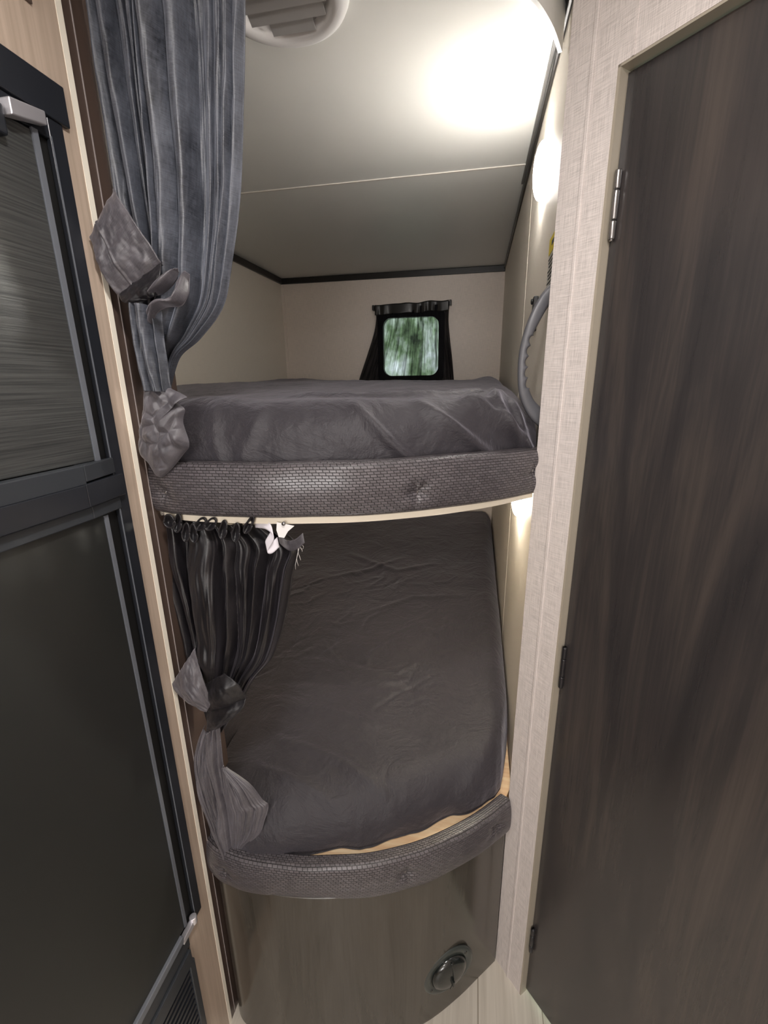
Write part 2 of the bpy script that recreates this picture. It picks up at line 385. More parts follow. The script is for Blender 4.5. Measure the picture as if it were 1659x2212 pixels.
# ------------------------------------------------------------------ round ceiling vent
vc = (-.318, .820, ZC)
t = thing('ceiling_vent', 'round white ceiling vent with louvres next to the black curtain', 'vent', vc)
m = MB(); m.lathe([(.106, 0), (.108, -.004), (.104, -.012), (.094, -.017), (.082, -.016), (.076, -.010), (.074, 0)], vc, (0, 0, 1), 64); build('ring', m, 'white_plastic', t)
m = MB(); m.lathe([(0, -.0015), (.074, -.0015), (.074, -.0005)], vc, (0, 0, 1), 48); build('backing', m, 'white_plastic', t)
for k in range(5):
    y = -.052 + k*.026; hw = math.sqrt(max(.0001, .072**2 - (abs(y)+.010)**2))
    m = MB(); z = ZC-.012
    m.hexa([Vector((vc[0]+sx*hw, vc[1]+y+dy, z+dz)) for sx, dy, dz in ((-1, -.0125, .007), (1, -.0125, .007), (1, .0125, -.004), (-1, .0125, -.004), (-1, -.0125, .009), (1, -.0125, .009), (1, .0125, -.002), (-1, .0125, -.002))])
    build('louvre', m, 'vent_slat', t)

# ------------------------------------------------------------------ reading lights
def sconce(z, y, label, glow):
    t = thing('wall_light', label, 'lamp', (XR, y, z-.055), 'oval wall lights in the bunks')
    def shell(hw, hz, d, x0):
        def fn(u, v):
            a = 2*PI*u; r = math.sin(v*PI/2); c, s_ = math.cos(a), math.sin(a)
            ex = 2/3.0
            yy = hw*r*math.copysign(abs(c)**ex, c); zz = hz*r*math.copysign(abs(s_)**ex, s_)
            zz *= 1
            return Vector((XR - x0 - d*math.cos(v*PI/2)**.8, y + yy, z + zz))
        return fn
    m = MB(); m.grid(shell(.030, .055, .005, .0005), 40, 6, close_u=True); build('base', m, 'white_plastic', t)
    m = MB(); m.grid(shell(.028, .052, .019, .004), 48, 16, close_u=True); bmesh.ops.remove_doubles(m.bm, verts=m.bm.verts[:], dist=1e-5); build('lens', m, glow, t)
sconce(1.864, 1.135, 'glowing oval wall light above the upper bunk', 'lamp')
sconce(1.172, 1.130, 'glowing oval wall light above the lower bunk', 'lamp2')
# corridor ceiling lights, behind the photographer
for (x, y) in ((.0, .16), (.02, -1.0)):
    t = thing('ceiling_light', 'flush round ceiling light in the corridor', 'lamp', (x, y, ZC), 'corridor ceiling lights')
    m = MB(); m.lathe([(.075, 0), (.075, -.008), (.066, -.013), (.060, -.010)], (x, y, ZC), (0, 0, 1)); build('rim', m, 'white_plastic', t)
    m = MB(); m.lathe([(.060, -.010), (.04, -.013), (0, -.014)], (x, y, ZC), (0, 0, 1)); build('diffuser', m, 'puck', t)

# ------------------------------------------------------------------ bunks
def padded_rail(parent, z0, z1, k, screws, seed):
    """woven vinyl pad wrapped round the bowed board edge; profile is a rounded slab"""
    tk = .020; prof = []
    h = z1-z0; n = 26
    for i in range(n+1):     # from bottom back, round the front, to top back
        a = i/n
        if a < .16: q = a/.16; prof.append((-tk*(1-q) , 0, a))
        elif a < .84:
            q = (a-.16)/.68; bul = math.sin(q*PI)**.38; prof.append((.0125*bul, h*q, a))
        else: q = (a-.84)/.16; prof.append((-tk*q, h, a))
    def fn(u, v):
        i = min(n-1, int(v*n)); f_ = v*n-i
        o = prof[i][0]*(1-f_)+prof[i+1][0]*f_; z = prof[i][1]*(1-f_)+prof[i+1][1]*f_
        p = cur(u)*k; nn = cnorm(u); x = u*CLEN
        front = 1 if .16 <= v <= .84 else 0
        endr = (sm(0, .02, u)*sm(0, .012, 1-u))
        o2 = o*(.35+.65*endr)
        wob = 0
        for (su, sz) in screws:
            dx = (u-su)*CLEN; dz = (z-sz*h); r2 = dx*dx+dz*dz*1.6
            o2 -= front*.009*math.exp(-r2/(2*.012**2))
            # puckers radiating from the button
            o2 += front*.0011*math.exp(-r2/(2*.035**2))*math.sin(5*math.atan2(dz, dx)+seed)
        o2 += front*.0016*fbm((x*9, z*9, seed), 3)
        z2 = z + .0035*fbm((x*5, seed, 2), 2)*(1 if z > h*.5 else .6)
        return Vector((p.x, p.y, z0+z2)) + nn*o2
    m = MB(); m.grid(fn, 420, 52, uvf=lambda u, v: (u*CLEN + v*.0, v*(h*1.0+.06)))
    rail = build('padded_rail', m, 'woven', parent, solid=.001)
    for (su, sz) in screws:
        p = cur(su)*k; nn = cnorm(su); m = MB(); z = z0+h*sz
        m.lathe([(0, .0052), (.0022, .005), (.0042, .0036), (.0046, .001), (.0046, -.004)], Vector((p.x, p.y, z))+nn*(-.0005), nn, 18)
        build('screw', m, 'hinge_metal', rail)
    return rail
def board_poly(k, inset, left=XL+.002, right=XR-.003):
    pts = []
    for i in range(41):
        t = i/40; p = cur(t)*k - cnorm(t)*inset; pts.append((min(p.x, right), p.y))
    p0 = pts[0]
    return [(left, YB-.003), (left, .725), (max(p0[0], XF-.029), .725) if False else (XF+.001, .725), (XF+.001, pts[3][1]+.0)] + [q for q in pts if q[0] > XF+.002] + [(right, .87), (right, YB-.003)]
# upper
ub = thing('bunk_bed', 'upper bunk platform edged with a dark woven padded rail', 'bunk bed', (-.5, 1.65, 1.235), 'bunk beds')
m = MB(); m.prism(board_poly(1.0, .014), 1.252, 1.300); build('board', m, 'cream_board', ub)
m = MB()
for i in range(80):
    t0, t1 = .07+.93*i/80, .07+.93*(i+1)/80
    A = [cur(t)*1.0 - cnorm(t)*o for t, o in ((t0, .004), (t1, .004), (t1, .020), (t0, .020))]
    m.hexa([Vector((min(p.x, XR-.002), p.y, 1.2385)) for p in A] + [Vector((min(p.x, XR-.002), p.y, 1.252)) for p in A])
build('curtain_track', m, 'cream_board', ub)
def ut(px, py, z):
    q = onz(px, py, z); best = min(range(501), key=lambda i: (cur(i/500)-Vector((q.x, q.y, 0))).length); return best/500
padded_rail(ub, 1.250, 1.334, 1.0, [(ut(365, 1055, 1.29), .42), (ut(908, 1057, 1.29), .40), (ut(1157, 1020, 1.29), .5)], 1)
# lower
K2 = .9755
lb = thing('bunk_bed', 'lower bunk on a glossy curved base, plywood showing behind its woven padded rail', 'bunk bed', (-.5, 1.65, 0), 'bunk beds')
m = MB(); m.prism(board_poly(K2, .010), .480, .535); build('board', m, 'plywood', lb)
padded_rail(lb, .455, .545, K2, [(ut(487, 1882, .47), .45), (ut(876, 1890, .47), .55), (ut(1062, 1785, .47), .55)], 5)
KB = [(-.503, .635), (-.487, .611), (-.45, .596), (-.39, .590), (-.33, .590), (-.25, .602), (-.18, .622), (-.11, .652), (-.045, .692), (.018, .745), (.068, .795), (.106, .8335)]
def kb(t): return polyline([(x, y, 0) for x, y in KB], t)
m = MB()
m.grid(lambda u, v: kb(u) + Vector((0, 0, .001 + v*.474)), 140, 100, uvf=lambda u, v: (u*.72, v*.48))
build('base_panel', m, 'kick_wood', lb, solid=.006)

# ------------------------------------------------------------------ mattresses
def rnd(d, r): 
    q = max(0.0, min(1.0, d/r)); return math.sqrt(max(0, 1-(1-q)**2))
def mattress(name, label, front, zb, T, slope, r, folds, hem, seed, x1):
    x0 = XL+.015
    def fy(x):
        for a, b in zip(front, front[1:]):
            if a[0] <= x <= b[0]: return a[1]+(b[1]-a[1])*(x-a[0])/(b[0]-a[0])
        return front[0][1] if x < front[0][0] else front[-1][1]
    NX, NY = 360, 300
    def P(u, v):
        # x is denser towards the opening
        x = x0 + (x1-x0)*(u**.72)
        y0 = fy(x) ; y0 = max(y0, .735) if x < -.535 else y0
        yb = YB-.03
        if v < .25:                 # the drop of the front side, then the rounding, then the flat
            q = v/.25; d = r*(1-math.cos(q*PI/2)); z = T*.0 + (math.sin(q*PI/2))
        else:
            q = (v-.25)/.75; d = r + (yb-y0-r)*(q**1.7); z = 1
        y = y0+d
        top = T + slope((x, y))
        zr = rnd(x1-x+.012, .07)
        zz = zb + top*z*(.25+.75*zr)
        if v < .25:
            y -= .008*math.sin(q*PI)*1.0
        # cloth wrinkles
        w = folds(x, y, z)
        nrm = Vector((0, -1, 0))*(1-z) + Vector((0, 0, 1))*z
        nrm.normalize()
        pos = Vector((x, y, zz)) + nrm*w
        if v == 0: pos.y -= .003 ; pos.z = zb + .001
        if v < .05: pos.y -= hem(x)*(1-v/.05)
        pos.y = min(pos.y, YB-.006)
        pos.x = min(pos.x, XR-.004)
        return pos
    m = MB(); m.grid(P, NX, NY)
    # sides and underside kept simple
    o = build(name, m, 'sheet', origin=(-.5, 1.65, zb))
    return o
def ridgef(x, y, sc, seed): return 1-abs(fbm((x*sc, y*sc, seed), 3))*2
def crease(x, y, pts, w, h):
    """a soft fold along a polyline given in (x, y)"""
    best = 9; s = 0
    n = len(pts)-1
    for i in range(n):
        ax, ay = pts[i]; bx_, by = pts[i+1]; dx, dy = bx_-ax, by-ay; L2 = dx*dx+dy*dy
        t = max(0, min(1, ((x-ax)*dx+(y-ay)*dy)/L2)); d = math.hypot(x-ax-dx*t, y-ay-dy*t)
        if d < best: best = d; s = (i+t)/n
    return h*math.exp(-(best/w)**2)*math.sin(PI*min(1, max(0, s*.9+.05)))**.5
# upper mattress front line, lower edge tucked behind the rail
uf = []
for i in range(60):
    t = i/59; p = cur(t) - cnorm(t)*.030; uf.append((p.x, p.y))
uf = sorted(uf)
UFL = [([(-.02, .80), (.03, .84), (.045, .93), (.02, 1.05)], .012, .010), ([(-.08, .86), (.0, .90), (.03, .98)], .012, .008), ([(-.18, .80), (-.05, .84), (.02, .90)], .010, .006), ([(-.35, .80), (-.2, .79), (-.08, .82)], .012, .006)]
def ufold(x, y, z):
    w = .0055*fbm((x*6, y*3.5, 3.1), 4)*(.3+z)
    if x > -.6 and y < 1.2:
        for pts, ww, h in UFL: w += crease(x, y, pts, ww*1.2, h*1.5)
    # side face: diagonal tension folds
    if z < .999:
        k = math.sin(z*PI)**.7 if z > 0 else 0
        for (c0, sl, ww, h) in ((-.20, .13, .010, .008), (-.10, .16, .012, .010), (-.02, .16, .012, .011), (.03, .07, .009, .013), (.065, .045, .008, .012), (-.42, .04, .010, .004), (-.33, -.03, .012, .004)):
            cx_ = c0 + sl*(1-z) ; w += k*1.7*h*math.exp(-((x-cx_)/(ww*1.15))**2)
        w += .003*k*fbm((x*22, z*2.5, 8), 3)
    # lump towards the far end
    w += .020*math.exp(-(((x+1.05)/.20)**2 + ((y-2.55)/.25)**2))
    w += .014*math.exp(-(((x-.04)/.05)**2 + ((y-2.2)/.4)**2))
    return w
def uslope(p): x, y = p; return .028*sm(.70, 1.9, y) + .006*sm(.0, -.6, x)
um = mattress('mattress', 'black sheeted mattress on the upper bunk', uf, 1.301, .119, uslope, .085, ufold, lambda x: .0, 3, XR-.008)
tag(um, 'black sheeted mattress on the upper bunk', 'mattress', 'bunk mattresses')
lf = [(px, py, onz(px, py, .536)) for px, py in ((480, 1845), (540, 1848), (600, 1850), (700, 1838), (780, 1831), (874, 1805), (919, 1786), (980, 1762), (1041, 1741), (1068, 1722), (1080, 1702), (1086, 1672), (1096, 1640))]
lf = [(p.x, p.y) for _, _, p in lf]; lf = [(-1.2, .74), (-.56, .74), (-.5, lf[0][1]+.02)] + lf[1:] + [(XR-.006, lf[-1][1]+.04)]
lf = sorted(lf)
random.seed(3)
LCR = []
for k in range(46):
    x = random.uniform(-.75, -.05); y = random.uniform(1.0, 1.75); a = random.uniform(-.6, 1.9); L = random.uniform(.03, .10)
    pts = [(x + math.cos(a+j*.35*random.choice((-1, 1)))*L*(j-1), y + math.sin(a+j*.35)*L*(j-1)) for j in range(3)]
    LCR.append((pts, random.uniform(.004, .008), random.uniform(.0018, .0040)*random.choice((1, -1, 1))))
LCR += [([(-.42, .80), (-.25, .76), (-.12, .70)], .014, .007), ([(-.44, .72), (-.30, .69), (-.20, .665)], .012, .006), ([(-.5, .92), (-.3, .90), (-.1, .87)], .020, .004), ([(-.5, 1.0), (-.3, 1.02), (-.1, 1.03)], .016, -.004),
        ([(-.5, 1.12), (-.35, 1.12), (-.15, 1.08)], .014, -.004), ([(-.08, .72), (.0, .76), (.05, .84)], .014, .008), ([(-.06, .69), (.02, .75), (.07, .80)], .010, .006), ([(-.55, 1.9), (-.3, 1.75), (-.15, 1.85)], .016, .006), ([(-.6, 1.6), (-.42, 1.75), (-.3, 1.9)], .014, .005), ([(-.38, 1.35), (-.2, 1.52), (-.02, 1.55)], .012, .004)]
def lfold(x, y, z):
    w = .004*fbm((x*4, y*3, 9.1), 3)*(.3+z)
    if y < 2.0:
        q = z*.8+.2
        for pts, ww, h in LCR:
            if abs(x-pts[1][0]) < .3 and abs(y-pts[1][1]) < .3: w += crease(x, y, pts, ww, h)*q
    if z < .999: w += .004*(1-z)*fbm((x*16, z*2, 4), 3)
    return w
def lslope(p): x, y = p; return .030*sm(.8, 1.5, y) + .020*sm(1.9, 2.5, y) + .012*sm(-.1, .1, x)
lm = mattress('mattress', '', lf, .536, .105, lslope, .100, lfold, lambda x: .0035*math.sin(x*60)+.004*noise.noise((x*25, 0, 0)), 9, XR-.006)
tag(lm, 'black sheeted mattress on the lower bunk', 'mattress', 'bunk mattresses')

# ------------------------------------------------------------------ heat vent low on the curved base
vn = Vector((.572, -.82, .0)).normalized(); vo = Vector((-.012, .7215, .135)) + vn*.004
t = thing('heat_vent', 'round black heat vent low on the curved base panel', 'vent', vo)
m = MB(); m.lathe([(0, -.002), (.0655, -.002), (.0665, .001), (.0655, .004), (.060, .0055), (.048, .006), (.046, .003), (.045, .001), (0, .001)], vo, vn, 64); build('flange', m, 'vent_flange', t)
m = MB(); m.lathe([(.0455, .001), (.0455, .006), (.042, .013), (.032, .017), (.018, .0185), (0, .019)], vo, vn, 56); dp = build('damper', m, 'vent_black', t)
va = Vector((0, 0, 1)).cross(vn).normalized(); vu = vn.cross(va)
def vp_(a, b, h): return vo + va*a + vu*b + vn*h
m = MB()
for k in range(-3, 4):
    pass
m.tube([vp_(.004*math.sin(i/10*PI), -.044+.088*i/10, .0145+.006*math.sin(i/10*PI)) for i in range(11)], .0014, 8); build('rib', m, 'vent_black', dp)
m = MB(); m.hexa([vp_(a, b, h) for h in (.016, .026) for a, b in ((-.001, -.020), (.004, -.020), (.004, -.004), (-.001, -.004))]); build('tab', m, 'vent_black', dp, bevel=.001)
for sx, sy in ((.044, .034), (-.046, -.030)):
    m = MB(); m.lathe([(0, .0072), (.003, .007), (.0038, .0055), (.0038, .004)], vo + va*sx + vu*sy, vn, 14); build('screw', m, 'vent_black', t)

# ------------------------------------------------------------------ refrigerator
XFD = XF+.004
fr = thing('refrigerator', 'black two-door refrigerator built into the left wall', 'refrigerator', (XF, .2, 0))
Y0 = -.13
m = MB(); m.box((XF-.03, Y0, .10), (XF-.004, .562, 1.794)); build('cabinet', m, 'gap_black', fr)
# outer frame
m = MB(); m.box((XF-.004, Y0, 1.752), (XF+.006, .573, 1.794)); m.box((XF-.004, .5735-.0, 1.752), (XF-.003, .573, 1.753)) if False else None
m.box((XF-.004, Y0, 1.730), (XF+.002, .550, 1.752))
m.box((XF-.004, .5425, .43), (XF+.003, .564, 1.7525)); build('frame', m, 'fridge_trim', fr, bevel=.0015)
m = MB(); m.box((XF+.003, .5425, .44), (XF+.0042, .5437, 1.7325)); build('bead', m, 'grey_strip', fr)
def uvdoor(a, b): return bx(a, b)
m = MB(); m.box((XF-.004, Y0, 1.352), (XF+.004, .516, 1.728)); fd = build('freezer_door', m, 'fridge_door', fr, bevel=.002)
m = MB(); m.box((XF+.002, .516, 1.352), (XF+.0055, .5235, 1.730)); build('edge_strip', m, 'grey_strip', fd)
m = MB(); m.hexa([Vector(p) for p in ((XF+.004, Y0, 1.327), (XF+.018, Y0, 1.327), (XF+.018, .482, 1.327), (XF+.004, .482, 1.327), (XF+.004, Y0, 1.352), (XF+.018, Y0, 1.352), (XF+.018, .482, 1.352), (XF+.004, .482, 1.352))])
m.hexa([Vector(p) for p in ((XF, .482, 1.330), (XF+.018, .482, 1.330), (XF+.006, .545, 1.330), (XF, .545, 1.330), (XF, .482, 1.352), (XF+.018, .482, 1.352), (XF+.006, .545, 1.352), (XF, .545, 1.352))])
build('door_rail', m, 'fridge_rail', fd, bevel=.0015)
m = MB(); m.hexa([Vector(p) for p in ((XF+.006, .478, 1.722), (XF+.022, .478, 1.722), (XF+.014, .530, 1.736), (XF+.004, .530, 1.736), (XF+.006, .478, 1.738), (XF+.022, .478, 1.738), (XF+.014, .530, 1.750), (XF+.004, .530, 1.750))])
build('hinge', m, 'silver', fd, bevel=.0015)
m = MB(); m.box((XF-.003, Y0, 1.702), (XF+.016, .476, 1.731)); build('top_rail', m, 'fridge_trim', fd, bevel=.003)
m = MB(); m.box((XF-.004, Y0, .456), (XF+.004, .512, 1.280)); ld = build('fridge_door', m, 'fridge_door_smooth', fr, bevel=.002)
m = MB(); m.box((XF+.002, .512, .456), (XF+.005, .5185, 1.275)); build('edge_strip', m, 'grey_strip', ld)
m = MB()
m.hexa([Vector(p) for p in ((XF+.004, Y0, 1.297), (XF+.020, Y0, 1.297), (XF+.020, .478, 1.297), (XF+.004, .478, 1.297), (XF+.004, Y0, 1.324), (XF+.020, Y0, 1.328), (XF+.020, .478, 1.328), (XF+.004, .478, 1.324))])
m.hexa([Vector(p) for p in ((XF, .478, 1.297), (XF+.020, .478, 1.297), (XF+.010, .553, 1.297), (XF, .553, 1.297), (XF, .478, 1.328), (XF+.020, .478, 1.328), (XF+.010, .553, 1.328), (XF, .553, 1.328))])
build('door_rail', m, 'fridge_trim', ld, bevel=.0015)
m = MB()
m.hexa([Vector(p) for p in ((XF+.004, Y0, 1.278), (XF+.012, Y0, 1.278), (XF+.012, .488, 1.278), (XF+.004, .488, 1.278), (XF+.004, Y0, 1.2955), (XF+.012, Y0, 1.2955), (XF+.012, .488, 1.2955), (XF+.004, .488, 1.2955))])
m.hexa([Vector(p) for p in ((XF, .488, 1.278), (XF+.012, .488, 1.278), (XF+.006, .545, 1.278), (XF, .545, 1.278), (XF, .488, 1.2955), (XF+.012, .488, 1.2955), (XF+.006, .545, 1.2955), (XF, .545, 1.2955))])
build('lower_rail', m, 'fridge_rail', ld, bevel=.0015)
# bottom rail, hinge, grille
m = MB(); m.box((XF-.004, Y0, .440), (XF+.010, .500, .456)); build('bottom_rail', m, 'grey_strip', ld, bevel=.002)
m = MB(); m.box((XF, .498, .4335), (XF+.010, .532, .446)); m.lathe([(0, -.004), (.007, -.004), (.007, .012), (0, .012)], (XF+.006, .534, .440), (0, 0, 1), 18); build('hinge', m, 'silver', ld, bevel=.001)
m = MB(); m.box((XF-.004, Y0, .395), (XF+.002, .520, .432)); m.box((XF-.004, Y0, .355), (XF+.006, .515, .392)); m.box((XF-.004, .505, .13), (XF+.006, .520, .36)); build('lower_frame', m, 'fridge_rail', fr, bevel=.002)
m = MB()
for k in range(13):
    z = .14+k*.0165; m.box((XF-.004, Y0, z), (XF+.004, .505, z+.008))
build('grille', m, 'fridge_trim', fr)
m = MB(); m.box((XF-.028, Y0, .0), (XF-.003, .520, .125)); build('toe_kick', m, 'gold_panel', fr)

# ------------------------------------------------------------------ window with its little curtain
m = MB()
def rr(x0, x1, z0, z1, r, n=8):
    P = []
    for cx_, cz, a0 in ((x1-r, z1-r, 0), (x0+r, z1-r, PI/2), (x0+r, z0+r, PI), (x1-r, z0+r, 3*PI/2)):
        for i in range(n+1): a = a0+PI/2*i/n; P.append((cx_+r*math.cos(a), cz+r*math.sin(a)))
    return P
O = rr(wx0-.02, wx1+.02, wz0-.02, wz1+.02, .03); I = rr(wx0+.012, wx1-.012, wz0+.010, wz1-.012, .045)
def ring(mb, A, B, y0, y1):
    n = len(A)
    for i in range(n):
        j = (i+1) % n
        mb.hexa([Vector((A[i][0], y0, A[i][1])), Vector((A[j][0], y0, A[j][1])), Vector((B[j][0], y0, B[j][1])), Vector((B[i][0], y0, B[i][1])),
                 Vector((A[i][0], y1, A[i][1])), Vector((A[j][0], y1, A[j][1])), Vector((B[j][0], y1, B[j][1])), Vector((B[i][0], y1, B[i][1]))])
ring(m, O, I, YB-.008, YB+.0)
win = struct('window_1', m, 'black_trim')
m = MB(); ring(m, rr(wx0+.001, wx1-.001, wz0+.001, wz1-.001, .045), I, YB, YB+.03); build('window_frame', m, 'black_trim', win)
m = MB(); m.box((wx0+.002, YB+.020, wz0+.002), (wx1-.002, YB+.024, wz1-.002)); build('glass', m, 'glass', win)
wc = thing('window_curtain', 'small black sheer curtain gathered on a rod over the back window', 'curtain', (-.37, YB-.03, 1.46))
yc = YB-.028
def edges(Lp, Rp, t): return polyline([(a, b, 0) for a, b in Lp], t), polyline([(a, b, 0) for a, b in Rp], t)
Lw = [(811, 668), (813, 690), (808, 722), (793, 770), (775, 824)]; Rw = [(971, 656), (969, 690), (972, 730), (977, 775), (981, 826)]
def wfn(u, v):
    a, b = edges(Lw, Rw, v); p = a.lerp(b, u); q = ony(p.x, p.y, yc)
    d = .006*math.sin(u*44+2*math.sin(v*2))*(1-.3*v) + .004*math.sin(u*19+1+v*2)
    d += .020*math.exp(-(((u-.30-.1*v)/.07)**2+((v-.86)/.10)**2))
    return q + Vector((0, -abs(d)-.004*fbm((u*9, v*3, 1)), 0))
m = MB(); m.grid(wfn, 150, 70, uvf=lambda u, v: (u*.45, v*.4)); build('cloth', m, 'sheer', wc)
a = ony(807, 665, yc); b = ony(973, 653, yc)
m = MB(); m.tube([a, b], .006, 12); build('rod', m, 'black_trim', wc)
m = MB(); m.grid(lambda u, v: a.lerp(b, .02+.96*u) + Vector((0, -.009-.003*math.sin(u*40+3*math.sin(u*9))*(.4+v), .012-.052*v+.006*noise.noise((u*6, 1, 2)))), 120, 8); build('header', m, 'black_trim', wc, solid=.001)
for p in (a, b):
    m = MB(); m.box((p.x-.006, yc-.012, p.z-.014), (p.x+.006, YB-.001, p.z+.012)); build('bracket', m, 'black_trim', wc, bevel=.002)

# ------------------------------------------------------------------ grab handle
gh = thing('grab_handle', 'curved dark grey grab handle with finger grooves on the wall beside the upper bunk', 'handle', (.12, .872, 1.36))
yh = .868
OUT = [(1212, 592), (1203, 603), (1180, 622), (1160, 650), (1138, 697), (1123, 750), (1118, 800), (1121, 850), (1136, 890), (1156, 915), (1176, 930), (1184, 935)]
INN = [(1212, 636), (1200, 648), (1185, 662), (1167, 692), (1150, 727), (1141, 765), (1138, 800), (1140, 830), (1150, 858), (1163, 875), (1180, 888), (1188, 893)]
def clampx(p): return Vector((min(p.x, XR-.002), p.y, p.z))
def hfn(side):
    def fn(u, v):
        A, B = edges(OUT, INN, u)
        A = polyline([(a, b, 0) for a, b in OUT], u); B = polyline([(a, b, 0) for a, b in INN], u)
        gro = 0
        if .36 < u < .76: gro = (abs(math.sin((u-.36)/.40*PI*5)))**.8*.34 - .14
        k = v; ang = v*2*PI
        # closed rounded-rectangle section
        c, s_ = math.cos(ang), math.sin(ang)
        cc = math.copysign(abs(c)**.6, c); ss = math.copysign(abs(s_)**.6, s_)
        f_ = .5 + .5*cc
        if cc > 0: f_ -= gro*cc
        p = A.lerp(B, f_); y = yh + ss*.009 + .010*sm(.25, 1, abs(2*u-1))
        return clampx(ony(p.x, p.y, y))
    return fn
m = MB(); V = m.grid(hfn(0), 160, 16); bmesh.ops.remove_doubles(m.bm, verts=m.bm.verts[:], dist=1e-6); build('grip', m, 'handle_grey', gh)
p1 = onx(1156, 645, XR-.006); p2 = onx(1151, 712, XR-.006)
m = MB(); m.box((XR-.010, p1.y-.010, p2.z-.004), (XR, p1.y+.012, p1.z+.004)); m.lathe([(0, 0), (.006, 0), (.006, .004), (0, .005)], (XR-.010, p1.y, p2.z+.006), (-1, 0, 0), 14); m.lathe([(0, 0), (.006, 0), (.006, .004), (0, .005)], (XR-.010, p1.y, p1.z-.006), (-1, 0, 0), 14)
build('bracket', m, 'black_metal', gh, bevel=.002)

# ------------------------------------------------------------------ warning label
wl = thing('warning_label', 'small warning sticker with a yellow top on the wall above the grab handle', 'sticker', (XR, .9, 1.63))
ya, yb_ = .880, .955
m = MB(); m.box((XR-.0012, ya, 1.598), (XR-.0002, yb_, 1.690)); build('backing', m, 'label_white', wl)
m = MB(); m.box((XR-.0018, ya, 1.664), (XR-.0012, yb_, 1.690)); yl = build('yellow_panel', m, 'label_yellow', wl)
m = MB()
for k in range(4): m.box((XR-.0024, ya+.010+k*.009, 1.674), (XR-.0018, ya+.015+k*.009, 1.681))
build('lettering', m, 'label_ink', wl)
m = MB()
for k in range(8): m.box((XR-.0020, ya+.004, 1.655-k*.0066), (XR-.0012, yb_-.004-.006*(k % 3), 1.6565-k*.0066))
build('text_lines', m, 'label_ink', wl)

# ------------------------------------------------------------------ curtains
def prof(u, v, n, seed, sharp=.75):
    """pleats: broad rounded ridges with tight valleys, wandering slowly down the cloth"""
    ph = n*u + 1.1*noise.noise((u*3.1, v*1.1, seed)) + .5*noise.noise((u*7.3, v*2.0, seed+5))
    a = abs(math.sin(PI*ph))**sharp
    i = math.floor(ph); amp = .55 + .45*noise.noise((i*3.7, seed, v*.8))
    b = abs(math.sin(PI*(ph*2.3+.3)))**1.2
    return a*amp + .16*b + .10*noise.noise((u*26, v*3.2, seed))
def ridges(u, v, R_):
    h = 0
    for c0, c1, w0, w1, a in R_:
        c = c0+(c1-c0)*v + .012*noise.noise((v*3, c0*9, 3)); w = w0+(w1-w0)*v; d = (u-c)/w
        d = d*(1.35 if d > 0 else .8)
        h = max(h, a*math.exp(-abs(d)**2.2))
    return h
def drape(Lp, Rp, y0, n, amp, seed, nu=260, nv=180, wid=.5, lng=.6, extra=None, yfun=None, ampf=None, matn='velvet', parent=None, name='cloth', thick=.0012, sharp=.75, rl=None):
    def fn(u, v):
        A = polyline([(a, b, 0) for a, b in Lp], v); B = polyline([(a, b, 0) for a, b in Rp], v)
        p = A.lerp(B, u); yy = yfun(u, v) if yfun else y0
        q = ony(p.x, p.y, yy)
        am = amp*(ampf(v) if ampf else 1)
        h = ((ridges(u, v, rl) + .10*noise.noise((u*30, v*4, seed)) + .05*noise.noise((u*70, v*9, seed))) if rl else prof(u, v, n, seed, sharp))*am*(.35+.65*sm(0, .06, u)*sm(0, .04, 1-u))
        if extra: h += extra(u, v)
        q.y -= h; q.x += h*.25*math.sin(u*n*PI+seed)
        return q
    m = MB(); m.grid(fn, nu, nv, uvf=lambda u, v: (u*wid, v*lng))
    return build(name, m, matn, parent, solid=thick)
uc = thing('curtain', 'long black velvet curtain of the upper bunk hanging from the ceiling', 'curtain', (-.42, .62, 1.30), 'tied-back bunk curtains')
Lc = [(186, -60), (200, 0), (224, 180), (247, 330), (268, 450), (292, 560), (306, 640), (314, 740), (326, 832)]
Rc = [(534, -60), (532, 0), (529, 200), (523, 400), (506, 560), (488, 660), (438, 730), (392, 772), (371, 838)]
def uy(u, v): return .640 + .02*v*0 - .016*sm(.75, 1, v)*0
def ux(u, v):
    # a deep shadowed trough right of the bright front pleats, and a bulging front roll
    e = .010*math.exp(-((u-.50+.10*v)/.10)**2)*(1-v*.5)
    e -= .012*math.exp(-((u-.72)/.035)**2)*sm(.0, .1, v)
    e += .012*sm(.55, .75, v)*(1-sm(.80, 1, v))*math.exp(-((u-.6)/.3)**2)
    return e
RU = [(.035, .10, .035, .05, .55), (.115, .22, .035, .05, .75), (.20, .30, .03, .03, .45), (.285, .36, .035, .05, .8), (.385, .46, .032, .04, .9), (.49, .56, .055, .06, 1.0), (.60, .66, .05, .05, .9), (.745, .77, .05, .05, .45), (.83, .84, .035, .05, .35), (.90, .91, .04, .05, .45), (.975, .97, .03, .04, .35)]
drape(Lc, Rc, .645, 4, .036, 11, 420, 260, .62, .75, ux, None, lambda v: 1-.40*sm(.55, 1, v), 'velvet', uc, 'cloth', rl=RU)
